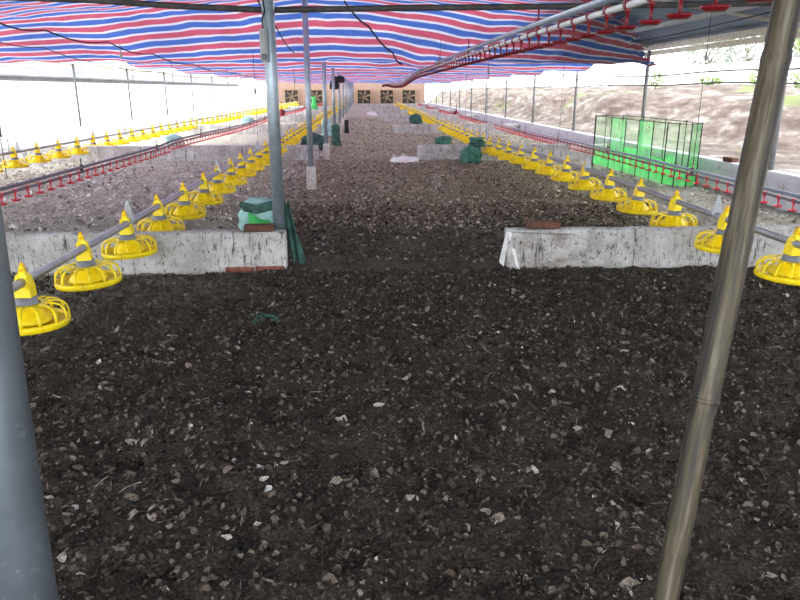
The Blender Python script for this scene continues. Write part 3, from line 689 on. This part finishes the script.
# suspension cords
def cord(p, q, label, r=0.004, adj=None):
    t = thing('suspension_cord', q, label, 'cord', 'suspension cords'); d = Vector(p) - Vector(q)
    b = MB(); b.tube([(0, 0, 0), tuple(d * 0.5), tuple(d)], r, 5); b.build('cord', M['cord'], t)
    if adj is not None:
        c = d * adj; b = MB(); b.lathe([(0.0, -0.06), (0.016, -0.055), (0.02, 0), (0.009, 0.05), (0.0, 0.06)], 8, c=tuple(c)); b.build('cord_adjuster', M['box'], t)
def tz(x, y): return float(tarp_z(np.array([x]), np.array([y]))[0])
for nm, x, zf, ys_, adj in (('left drinker line', -3.28, lambda y: zl(y) + 0.12, [6.5, 12.5, 18.5, 24.5], None), ('right drinker line', 3.85, lambda y: zr_(y) + 0.12, [8.1, 14.0, 20.0, 26.0], 0.72),
                        ('outer left feed pipe', -5.15, lambda y: row_z('outer', y) + 0.24, [10.4, 16.3, 22.2, 28.1], 0.8), ('inner left feed pipe', -1.63, lambda y: row_z('left', y) + 0.24, [10.7, 16.6], 0.6),
                        ('right feed pipe', 2.31, lambda y: row_z('right', y) + 0.24, [13.6, 16.55], 0.7), ('raised drinker line', 1.06, lambda y: zo(y) + 0.06, [10.3, 14.5, 18.5, 23], None)):
    for i, y in enumerate(ys_):
        top = roof_z(x) if (y < 8.2 or (x > 3.5 and y < 12)) else tz(x, y)
        cord((x, y, top), (x, y, zf(y)), '%s thin cord from the camera holding up the %s' % (nth(i + 1), nm), 0.0035, adj)
def wire(pts, label, r=0.006, name='overhead_wire'):
    P = []
    for a, c in zip(pts[:-1], pts[1:]):
        for k in range(10):
            u = k / 10; P.append((a[0] + (c[0] - a[0]) * u, a[1] + (c[1] - a[1]) * u, a[2] + (c[2] - a[2]) * u - 0.04 * math.sin(PI * u)))
    P.append(pts[-1]); b = MB(); b.tube(P, r, 6); tag(b.build(name, M['cord']), label, 'wire', 'overhead wires')
wire([(-2.4, 3.2, 1.87), (-2.4, 4.72, 1.73), (-2.4, 5.66, 1.70), (-2.4, 6.98, 1.70), (-2.4, 8.4, 1.66), (-2.5, 10.7, 1.63), (-2.6, 13.5, 1.60), (-2.7, 22, 1.6)], 'dark sagging wire over the left pen, upper of the two', 0.006)
wire([(-4.0, 5.2, 1.9), (-4.0, 7.88, 1.81), (-4.0, 9.3, 1.78), (-4.0, 11.3, 1.66), (-4.0, 14, 1.6), (-4.1, 20, 1.6)], 'dark sagging wire nearer the left eave, lower of the two', 0.0055)
wire([(XL + 0.05, 5.5, 1.92), (XL + 0.05, 13.6, 1.92), (XL + 0.05, 21.7, 1.9), (XL + 0.05, 29.8, 1.9)], 'thin wire strung just under the left eave board', 0.008)
wire([(3.75, 2.0, 2.03), (3.75, 6.0, 1.98), (3.75, 11.9, 1.93)], 'thin dark wire strung below the right roof sheets', 0.006)
wire([(-0.76, 5.1, 1.93), (-0.9, 7.4, 1.9), (-1.0, 10.3, 1.77)], 'dark rope from the nearest wall post back to the tarpaulin', 0.007)
wire([(-0.25, 9.25, tz(-0.25, 9.25) - 0.02), (0.05, 10.0, tz(0.05, 10.0) - 0.02), (0.4, 10.7, tz(0.4, 10.7) - 0.02), (0.55, 11.1, tz(0.55, 11.1) - 0.02)], 'dark rope gathering the tarpaulin right of the posts', 0.012)
# small weights hanging from the left wires
def weight(loc, label):
    b = MB(); b.lathe([(0.0, -0.07), (0.011, -0.06), (0.014, -0.03), (0.006, 0.0), (0.003, 0.07), (0.0, 0.07)], 8); o = b.build('hanging_weight', M['box']); o.location = loc; tag(o, label, 'weight', 'small hanging weights')
weight((-2.4, 7.3, 1.63), 'small grey weight hanging from the upper left wire')
weight((XL + 0.05, 14.9, 1.82), 'small grey weight hanging under the left eave wire, nearer one')
weight((XL + 0.05, 20.3, 1.80), 'small grey weight hanging under the left eave wire, farther one')
weight((XR - 0.1, 16.0, 1.82), 'small grey weight hanging under the right eave by the third visible post')
b = MB(); b.tube([(XR - 0.1, 16, 1.88), (XR - 0.1, 16, 1.95), (XR + 0.05, 16, 1.98)], 0.004, 5); tag(b.build('hanging_wire', M['cord']), 'short wire holding the weight under the right eave', 'wire')

# ------------------------------------------------------------------ sacks and netting
def sack(loc, w, d, h, m, label, neck=0.0, lean=(0, 0), cat='sack', seed=1, tie=None, name='woven_sack', sag=0.12, open_top=False, square=False):
    t = thing(name, loc, label, cat, 'sacks and bags')
    nu, nv = 30, 22; v = []
    for j in range(nv):
        q = j / (nv - 1)
        z = h * q
        if neck > 0: r = (min(1, q / 0.08) ** 0.5) * (1 - (1 - neck) * max(0, (q - 0.42) / 0.36) ** 1.3 if q < 0.78 else neck * (1 + 0.5 * (q - 0.78) / 0.22))
        elif square: r = min(1, q / 0.06) ** 0.5 * (1 - 0.1 * q) * (1 if q < 0.93 else 1 - (q - 0.93) * 4)
        else: r = min(1, q / 0.1) ** 0.5 * (1 if q < 0.6 else max(0.03, 1 - ((q - 0.6) / 0.4) ** 2.2))
        for i in range(nu):
            a = 2 * PI * i / nu
            n = 1 + 0.32 * float(vnoise(math.cos(a) * 2.1 + seed * 7, math.sin(a) * 2.1 + q * 4, seed)) + sag * float(vnoise(a * 3, q * 9, seed + 3)) * 1.2
            c, s_ = math.cos(a), math.sin(a); se = 0.8
            v.append((w / 2 * r * n * math.copysign(abs(c) ** se, c) + lean[0] * q * q, d / 2 * r * n * math.copysign(abs(s_) ** se, s_) + lean[1] * q * q, z + 0.04 * h * float(vnoise(a * 2, q * 3, seed + 9))))
    f = [(j * nu + i, j * nu + (i + 1) % nu, (j + 1) * nu + (i + 1) % nu, (j + 1) * nu + i) for j in range(nv - 1) for i in range(nu)]
    f += [tuple(range(nu))[::-1]]
    if not open_top: f += [tuple((nv - 1) * nu + i for i in range(nu))]
    b = MB(); b._add(v, f, 0, True); b.build('bag', m, t)
    if tie:
        b = MB(); r = w / 2 * neck * 1.15; zc = h * 0.78; b.lathe([(r, zc - 0.015), (r + 0.012, zc), (r, zc + 0.015)], 12, c=(lean[0] * 0.6, lean[1] * 0.6, 0)); b.build('tie', tie, t)
    return t
zt = 0.288
sack((1.86, 12.5, -0.01), 0.36, 0.32, 0.47, M['green'], 'plump green sack tied at the neck, standing before the second right wall', 0.5, (0.1, 0), seed=2, tie=M['black'])
sack((2.0, 12.42, 0.3), 0.2, 0.16, 0.14, M['darkgreen'], 'dark green rag bundle beside the neck of the plump green sack', 0, seed=12, name='rag_bundle', cat='bundle')
sack((1.45, 13.27, zt), 0.3, 0.14, 0.16, M['green'], 'small crumpled green sack lying on the second right wall', 0, seed=4)
sack((1.5, 21.5, zt), 0.38, 0.2, 0.3, M['darkgreen'], 'dark green sack lying on the third right wall', 0, seed=5)
sack((-3.55, 13.26, zt), 0.34, 0.16, 0.2, M['teal'], 'pale teal sack lying on the second left wall', 0, seed=6)
sack((-3.55, 21.5, zt), 0.36, 0.18, 0.24, M['teal'], 'pale teal sack lying on the third left wall', 0, seed=7)
t = sack((-0.86, 5.5, -0.01), 0.31, 0.26, 0.455, M['teal'], 'pale teal sack with dark open mouth, behind the nearest steel post', 0, seed=8, sag=0.2, square=True)
b = MB()
for k in range(4):
    b.tube([(-0.13 + 0.01 * k, -0.10, 0.43 - 0.012 * k), (0.0, -0.135, 0.41 - 0.01 * k), (0.13, -0.1, 0.44 - 0.01 * k), (0.2, -0.05, 0.42)], 0.022, 8)
b.build('folded_mouth', M['darkgreen'], t)['label'] = 'dark green folded mouth'
b = MB(); b.bar([(-0.06, -0.155, 0.33), (0.03, -0.165, 0.27), (0.1, -0.15, 0.26)], 0.1, 0.03, (0, 0.2, 1)); b.build('patch', M['brightgreen'], t)
# green strip of net hanging over the end of the left wall
X = np.linspace(0, 1, 8); Y = np.linspace(0, 1, 16); A, B = np.meshgrid(X, Y)
px = -0.62 + 0.10 * B + (A - 0.5) * (0.05 + 0.035 * B); pyy = 5.22 - 0.12 * B + 0.02 * np.sin(A * 9 + B * 5); pz = 0.46 - 0.44 * B + 0.02 * np.sin(A * 7)
o = np_mesh('green_net_strip', np.stack([px.ravel(), pyy.ravel(), pz.ravel()], 1), grid_faces(8, 16), M['darkgreen']); so = o.modifiers.new('thick', 'SOLIDIFY'); so.thickness = 0.008
tag(o, 'dark green strip of netting hanging off the end of the left wall', 'netting')
sack((-1.15, 15.4, -0.01), 0.5, 0.4, 0.4, M['darkgreen'], 'dark green sack lying beside the inner left feed pipe', 0, seed=9)
sack((-0.72, 16.75, -0.01), 0.22, 0.2, 0.5, M['darkgreen'], 'tall narrow dark sack leaning on the fifth steel post', 0, seed=10, square=True)
sack((-0.6, 21.6, -0.01), 0.13, 0.13, 0.42, M['black'], 'tall narrow black bag leaning on the sixth steel post', 0, seed=13, square=True)
sack((-1.15, 20.5, -0.01), 0.3, 0.3, 0.5, M['teal'], 'upright pale teal sack behind the fourth steel post', 0, seed=14, square=True)
sack((-3.0, 41.5, -0.01), 0.36, 0.3, 0.9, M['brightgreen'], 'upright bright green sack at the far end of the left pen', 0.6, seed=15)
sack((-0.92, 20.9, 1.28), 0.28, 0.22, 0.36, M['black'], 'black bag tied high on the sixth steel post, lower one', 0.4, seed=16)
sack((-0.74, 20.95, 1.47), 0.26, 0.22, 0.2, M['black'], 'black bag tied high on the sixth steel post, upper one', 0, seed=17)

for i, (x, y, l) in enumerate(((-0.595, 3.77, 'tangled scrap of teal twine lying on the near floor'),)):
    b = MB(); z0 = float(floor_z(np.array([x]), np.array([y]))[0]) + 0.02
    for k in range(5):
        ph = k * 1.3
        b.tube([(0.06 * math.cos(q * 0.9 + ph) * (1 + 0.2 * k * q / 6), 0.05 * math.sin(q * 1.3 + ph * 2) + 0.015 * k, 0.012 * math.sin(q * 2 + ph)) for q in np.linspace(0, 5, 14)], 0.0014, 5)
    o = b.build('twine_scrap', M['green']); o.location = (x, y, z0); tag(o, l, 'twine')
# grey electrical housing on post 2
t = thing('lamp_housing', (-0.69, 5.055, 1.452), 'long grey plastic housing hung on the steel post at the left wall', 'housing')
b = MB(); b.lathe([(0.0, 0.0), (0.02, 0.002), (0.029, 0.016), (0.03, 0.2), (0.026, 0.215), (0.0, 0.218)], 16); b.build('body', M['box'], t)
b = MB(); b.lathe([(0.0, 0.0), (0.019, 0.0), (0.021, 0.006), (0.0, 0.008)], 14)
o = b.build('end_cap', M['greyplastic'], t); o.rotation_euler = (PI / 2, 0, 0); o.location = (0, -0.027, 0.035)
b = MB(); b.tube([(0, 0, 0.21), (-0.01, 0.02, 0.27), (0.01, 0.04, 0.34), (-0.02, 0.05, 0.5)], 0.006, 6); b.build('cable', M['cord'], t)
# bulb at the eave
t = thing('light_bulb', (4.42, 11.0, 2.13), 'round white bulb hanging at the right corner of the tarpaulin', 'bulb')
b = MB(); b.lathe([(0.0, -0.05), (0.03, -0.043), (0.05, -0.01), (0.047, 0.02), (0.025, 0.05), (0.0, 0.055)], 16); b.build('globe', M['bulb'], t)
b = MB(); b.lathe([(0.022, 0.045), (0.024, 0.09), (0.0, 0.095)], 10); b.build('socket', M['black'], t)
b = MB(); b.tube([(0, 0, 0.09), (0, 0, roof_z(4.42) + 0.03 - 2.13)], 0.005, 5); b.build('cable', M['cord'], t)

# green net pen
def net_pen():
    t = thing('net_pen', (4.3, 11, 0), 'knee-high folding green net pen standing by the right wall', 'net pen')
    run = [(3.98, 12.2), (4.02, 11.5), (4.04, 10.9), (4.06, 10.4), (4.07, 9.9), (4.08, 9.45), (4.14, 9.22), (4.28, 9.15), (4.46, 9.25), (4.54, 9.9), (4.58, 10.7), (4.58, 11.6), (4.5, 12.3), (4.25, 12.45)]
    kinds = ['netclear', 'netgreen', 'netclear', 'netgreen', 'netclear', 'netclear', 'netclear', 'netdark', 'netclear', 'netclear', 'netclear', 'netclear', 'netclear', 'netclear']
    H = 0.84; n = len(run)
    for i in range(n):
        a = run[i]; c = run[(i + 1) % n]; a = (a[0] - 4.3, a[1] - 11); c = (c[0] - 4.3, c[1] - 11)
        b = MB(); b._add([(*a, 0.3), (*c, 0.3), (*c, H), (*a, H)], [(0, 1, 2, 3)]); b.build('net_panel', M[kinds[i]], t)
        if i < 8:
            b = MB(); b._add([(*a, 0.03), (*c, 0.03), (*c, 0.3 + 0.06 * (i % 3)), (*a, 0.3 + 0.06 * (i % 3))], [(0, 1, 2, 3)]); b.build('skirt', M['netskirt'], t)
        b = MB(); b.tube([(*a, -0.02), (*a, H + 0.02)], 0.009 if i else 0.014, 8); b.build('stake', M['cord'], t)
    b = MB(); b.tube([(p[0] - 4.3, p[1] - 11, H) for p in run + run[:1]], 0.005, 6); b.build('top_wire', M['cord'], t)
net_pen()

# ------------------------------------------------------------------ fans in the back wall
def fan(x, label):
    t = thing('exhaust_fan', (x, YB, 0.16), label, 'fan', 'exhaust fans in the end wall'); s = 0.59
    b = MB()
    for a, c, d, e in ((-s, s, 0, 0.09), (-s, s, 2 * s - 0.09, 2 * s), (-s, -s + 0.09, 0.09, 2 * s - 0.09), (s - 0.09, s, 0.09, 2 * s - 0.09)): b.box(a, c, -0.2, 0, d, e)
    b.build('frame', M['woodframe'], t)
    b = MB(); b.box(-s + 0.09, s - 0.09, -0.04, 0, 0.09, 2 * s - 0.09); b.build('back_shutter', M['fandark'], t)
    for k in range(6):
        an = 2 * PI * k / 6 + 0.3; c, q = math.cos(an), math.sin(an)
        b = MB(); b.bar([(r * c, -0.12, s + r * q) for r in (0.06, 0.3, 0.52)], 0.17, 0.012, (-q * 0.85, 0.5, c * 0.85)); b.build('blade', M['fanblade'], t)
    b = MB(); b.tube([(0, -0.16, s), (0, -0.04, s)], 0.085, 14); b.build('hub', M['fanblade'], t)
for x, l in ((-5.85, 'exhaust fan in the end wall nearest the left corner'), (-3.95, 'exhaust fan second from the left in the end wall'), (-0.16, 'exhaust fan in the end wall closest to the row of posts'),
             (1.63, 'exhaust fan in the end wall straight down the aisle, middle of the right three'), (3.37, 'exhaust fan in the end wall nearest the right corner')): fan(x, l)

# ------------------------------------------------------------------ outside
# earth bank on the right
X = np.concatenate([np.linspace(XR + 0.14, 7.0, 10), np.linspace(7.2, 10, 26), np.linspace(10.4, 24, 14)]); Y = np.linspace(-6, 80, 260); A, B = np.meshgrid(X, Y)
def bz(x, y):
    e = x + 1.3 * vnoise(x * 0 + 3, y * 0.35, 60)
    t = np.clip((e - 7.2) / 1.6, 0, 1); t = t * t * (3 - 2 * t)
    t2 = np.clip((e - 9.6) / 2.5, 0, 1)
    z = 0.12 + 1.0 * t + 0.3 * t2
    return z + 0.16 * vnoise(x * 1.5, y * 1.1, 61) * (0.3 + t) + 0.07 * vnoise(x * 5, y * 4, 62)
o = np_mesh('ground', np.stack([A.ravel(), B.ravel(), bz(A, B).ravel()], 1), grid_faces(len(X), len(Y)), M['bank']); tag(o, 'bare earth bank rising outside the right wall', 'ground', kind='structure')
b = MB(); b.box(14.2, 14.45, 2, 80, 1.0, 2.2); b.box(14.12, 14.5, 2, 80, 2.2, 2.28); tag(b.build('boundary_wall', M['outwall']), 'long white boundary wall beyond the bank on the right', 'wall')
def tree(loc, h, w, m, label, seed, trunk=0.3, name='tree', grp='trees beyond the right wall', n=900):
    t = thing(name, loc, label, 'plant', grp); rg = np.random.default_rng(seed)
    b = MB(); b.tube([(0, 0, -0.1), (0.05 * h * 0.3, 0, h * 0.3), (0, 0.03, h * 0.7)], [0.05 * w, 0.035 * w, 0.01], 8)
    for k in range(5):
        a = rg.uniform(0, 2 * PI); b.tube([(0.02, 0, h * (0.3 + 0.07 * k)), (w * 0.3 * math.cos(a), w * 0.3 * math.sin(a), h * (0.55 + 0.08 * k))], [0.02 * w, 0.005], 6)
    b.build('trunk', M['bark'], t)
    c = rg.normal(size=(n, 3)); c /= np.linalg.norm(c, axis=1)[:, None]; c *= rg.uniform(0.55, 1, (n, 1)) ** 0.5
    c *= 1 + 0.5 * vnoise(c[:, 0] * 3 + seed, c[:, 1] * 3 + c[:, 2] * 2, seed)[:, None]
    c *= np.array([w / 2, w / 2, h * (1 - trunk) / 2]); c[:, 2] += h * (1 + trunk) / 2
    s = 0.055 * w ** 0.7; u = rg.normal(size=(n, 3)); u /= np.linalg.norm(u, axis=1)[:, None]; q = np.cross(u, rg.normal(size=(n, 3))); q /= np.linalg.norm(q, axis=1)[:, None]
    V = np.stack([c - u * s, c + q * s * 0.5, c + u * s, c - q * s * 0.5], 1).reshape(-1, 3); F = np.arange(n * 4).reshape(n, 4)
    np_mesh('foliage', V, F, m, t)
tree((16.5, 31, 1.3), 3.0, 2.6, M['leafgrey'], 'washed-out grey tree beyond the white wall, left of the bamboo pole', 1)
tree((17.0, 27.5, 1.3), 3.0, 3.0, M['leafgrey'], 'washed-out grey tree beyond the white wall, nearest the bamboo pole', 2)
tree((17.0, 35.5, 1.3), 2.8, 2.6, M['leafgrey'], 'washed-out grey tree beyond the white wall, farthest from the camera', 3)
tree((15.5, 24.2, 1.3), 3.2, 2.2, M['leaf'], 'green tree beyond the white wall, right of the bamboo pole', 4)
for i, (x, y, h, w, l) in enumerate(((10.6, 18.6, 0.55, 1.0, 'yellow-green bush on the bank left of the bamboo pole'), (9.9, 15.6, 0.6, 0.9, 'green bush on the bank right of the bamboo pole'),
                                   (11.2, 27.5, 0.6, 0.7, 'small yellow-green shrub on the bank above the green net pen'), (12.2, 25, 0.35, 0.8, 'low sparse shrub on top of the bank'))):
    tree((x, y, float(bz(np.array([x]), np.array([y]))[0])), h, w, M['leaf'], l, 20 + i, 0.1, 'shrub', 'shrubs on the bank', 420)
# neighbouring shed on the left
t = thing('neighbouring_shed', (-14, 20, 0), 'white neighbouring shed with grey eave outside the left wall', 'shed')
b = MB(); b.box(-5, 0, -18, 60, -0.05, 1.8); b.build('curtain_wall', M['outwall'], t)
b = MB(); b._add([(0.3, -18, 1.78), (0.3, 60, 1.78), (-2.5, 60, 2.45), (-2.5, -18, 2.45), (0.3, -18, 1.84), (0.3, 60, 1.84), (-2.5, 60, 2.51), (-2.5, -18, 2.51)], [(0, 1, 2, 3), (7, 6, 5, 4), (0, 4, 5, 1), (2, 6, 7, 3), (1, 5, 6, 2), (0, 3, 7, 4)]); b.build('roof', M['outgrey'], t)
b = MB(); b.box(0.0, 0.06, -18, 60, 1.62, 1.8); b.build('eave_board', M['outgrey'], t)

# ------------------------------------------------------------------ litter: countless feathers, chips and straw
def flecks(name, n, x0, x1, y0, y1, lmin, lmax, m, label, ratio=(0.35, 0.8), tilt=0.6, keep=None, pw=3.0):
    x = NR.uniform(x0, x1, n); y = NR.uniform(y0, y1, n)
    if keep is not None: k = keep(x, y); x, y = x[k], y[k]; n = len(x)
    z = floor_z(x, y); Lg = lmin + (lmax - lmin) * NR.uniform(0, 1, n) ** pw; Wd = Lg * NR.uniform(*ratio, n)
    yaw = NR.uniform(0, 2 * PI, n); pit = NR.normal(0, tilt * 0.6, n); rol = NR.normal(0, tilt, n); cur = NR.normal(0, 0.5, n)
    us = np.array([-0.5, -0.2, 0.2, 0.5]); ws = np.array([0.18, 0.5, 0.42, 0.12])
    lx = us[None, :, None] * Lg[:, None, None] * np.ones((1, 1, 2)); sg = np.array([-1, 1])[None, None, :]
    ly = ws[None, :, None] * Wd[:, None, None] * sg * NR.uniform(0.3, 1.5, lx.shape)
    lx = lx * NR.uniform(0.75, 1.25, lx.shape)
    ly = ly + (us ** 2)[None, :, None] * (cur * Lg)[:, None, None] * 0.6
    lz = -(us ** 2)[None, :, None] * (np.abs(cur) * Lg)[:, None, None] * 1.2 + 0 * ly + 0.12 * (Wd * np.abs(NR.normal(0, 1, n)))[:, None, None] * np.array([1, 1])[None, None, :]
    lz = lz + NR.normal(0, 0.14, lx.shape) * Wd[:, None, None]
    cr, sr = np.cos(rol)[:, None, None], np.sin(rol)[:, None, None]; ly, lz = ly * cr - lz * sr, ly * sr + lz * cr
    cp, sp = np.cos(pit)[:, None, None], np.sin(pit)[:, None, None]; lx, lz = lx * cp - lz * sp, lx * sp + lz * cp
    cy, sy = np.cos(yaw)[:, None, None], np.sin(yaw)[:, None, None]; lx, ly = lx * cy - ly * sy, lx * sy + ly * cy
    V = np.stack([lx + x[:, None, None], ly + y[:, None, None], lz + (z + 0.006 + 0.1 * Lg)[:, None, None]], -1).reshape(-1, 3)
    base = np.arange(n)[:, None] * 8; q = np.array([[0, 1, 3, 2], [2, 3, 5, 4], [4, 5, 7, 6]]).ravel()[None, :]
    F = (base + q).reshape(-1, 4)
    o = np_mesh(name, V, F, m); tag(o, label, 'litter', kind='stuff'); return o
clear = lambda x, y: np.abs(((y - 4.95 + 4.1) % 8.25) - 4.1 - 0.06) > 0.1
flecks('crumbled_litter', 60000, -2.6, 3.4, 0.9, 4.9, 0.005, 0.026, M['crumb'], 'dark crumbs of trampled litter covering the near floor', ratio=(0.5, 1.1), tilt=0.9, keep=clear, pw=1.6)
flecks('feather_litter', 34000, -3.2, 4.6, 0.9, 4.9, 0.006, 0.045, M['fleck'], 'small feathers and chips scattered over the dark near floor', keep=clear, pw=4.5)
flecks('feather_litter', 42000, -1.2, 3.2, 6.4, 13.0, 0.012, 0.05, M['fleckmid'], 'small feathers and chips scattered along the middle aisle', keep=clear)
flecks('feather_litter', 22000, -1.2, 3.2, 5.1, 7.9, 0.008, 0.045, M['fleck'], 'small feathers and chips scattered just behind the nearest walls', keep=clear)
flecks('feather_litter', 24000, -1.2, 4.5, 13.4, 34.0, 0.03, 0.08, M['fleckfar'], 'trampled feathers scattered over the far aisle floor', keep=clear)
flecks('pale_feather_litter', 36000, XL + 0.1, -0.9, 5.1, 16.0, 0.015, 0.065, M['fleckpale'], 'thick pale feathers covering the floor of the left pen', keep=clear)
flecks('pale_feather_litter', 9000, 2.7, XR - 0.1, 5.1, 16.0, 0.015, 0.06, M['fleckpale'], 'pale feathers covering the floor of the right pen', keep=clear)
flecks('straw_litter', 2600, -3.2, 4.6, 0.9, 4.9, 0.03, 0.08, M['straw'], 'thin straw and quills lying among the near feathers', ratio=(0.03, 0.07), tilt=0.3, keep=clear)

# ------------------------------------------------------------------ light, camera, view
w = bpy.data.worlds.new('sky'); S.world = w; w.use_nodes = True
bg = w.node_tree.nodes['Background']; bg.inputs['Color'].default_value = (0.95, 0.975, 1.0, 1); bg.inputs['Strength'].default_value = 4.0
sun = bpy.data.lights.new('sun', 'SUN'); sun.energy = 3.6; sun.angle = math.radians(50); so = bpy.data.objects.new('sun', sun); COL.objects.link(so)
so.rotation_euler = Vector((0.84, 0.22, -0.46)).to_track_quat('-Z', 'Y').to_euler()

cam = bpy.data.cameras.new('camera'); co = bpy.data.objects.new('camera', cam); COL.objects.link(co); S.camera = co
cam.sensor_fit = 'HORIZONTAL'; cam.sensor_width = 36; cam.lens = 36 * 690 / 800; cam.clip_end = 400; cam.clip_start = 0.05
pitch = math.atan(210 / 690); yaw = math.asin(34 / math.sqrt(34 ** 2 + 210 ** 2 + 690 ** 2))
co.location = (0, 0, 1.27); co.rotation_euler = (PI / 2 - pitch, 0, -yaw)
S.view_settings.view_transform = 'Standard'; S.view_settings.look = 'None'; S.view_settings.exposure = 0.58; S.view_settings.gamma = 1.0; S.view_settings.use_curve_mapping = False
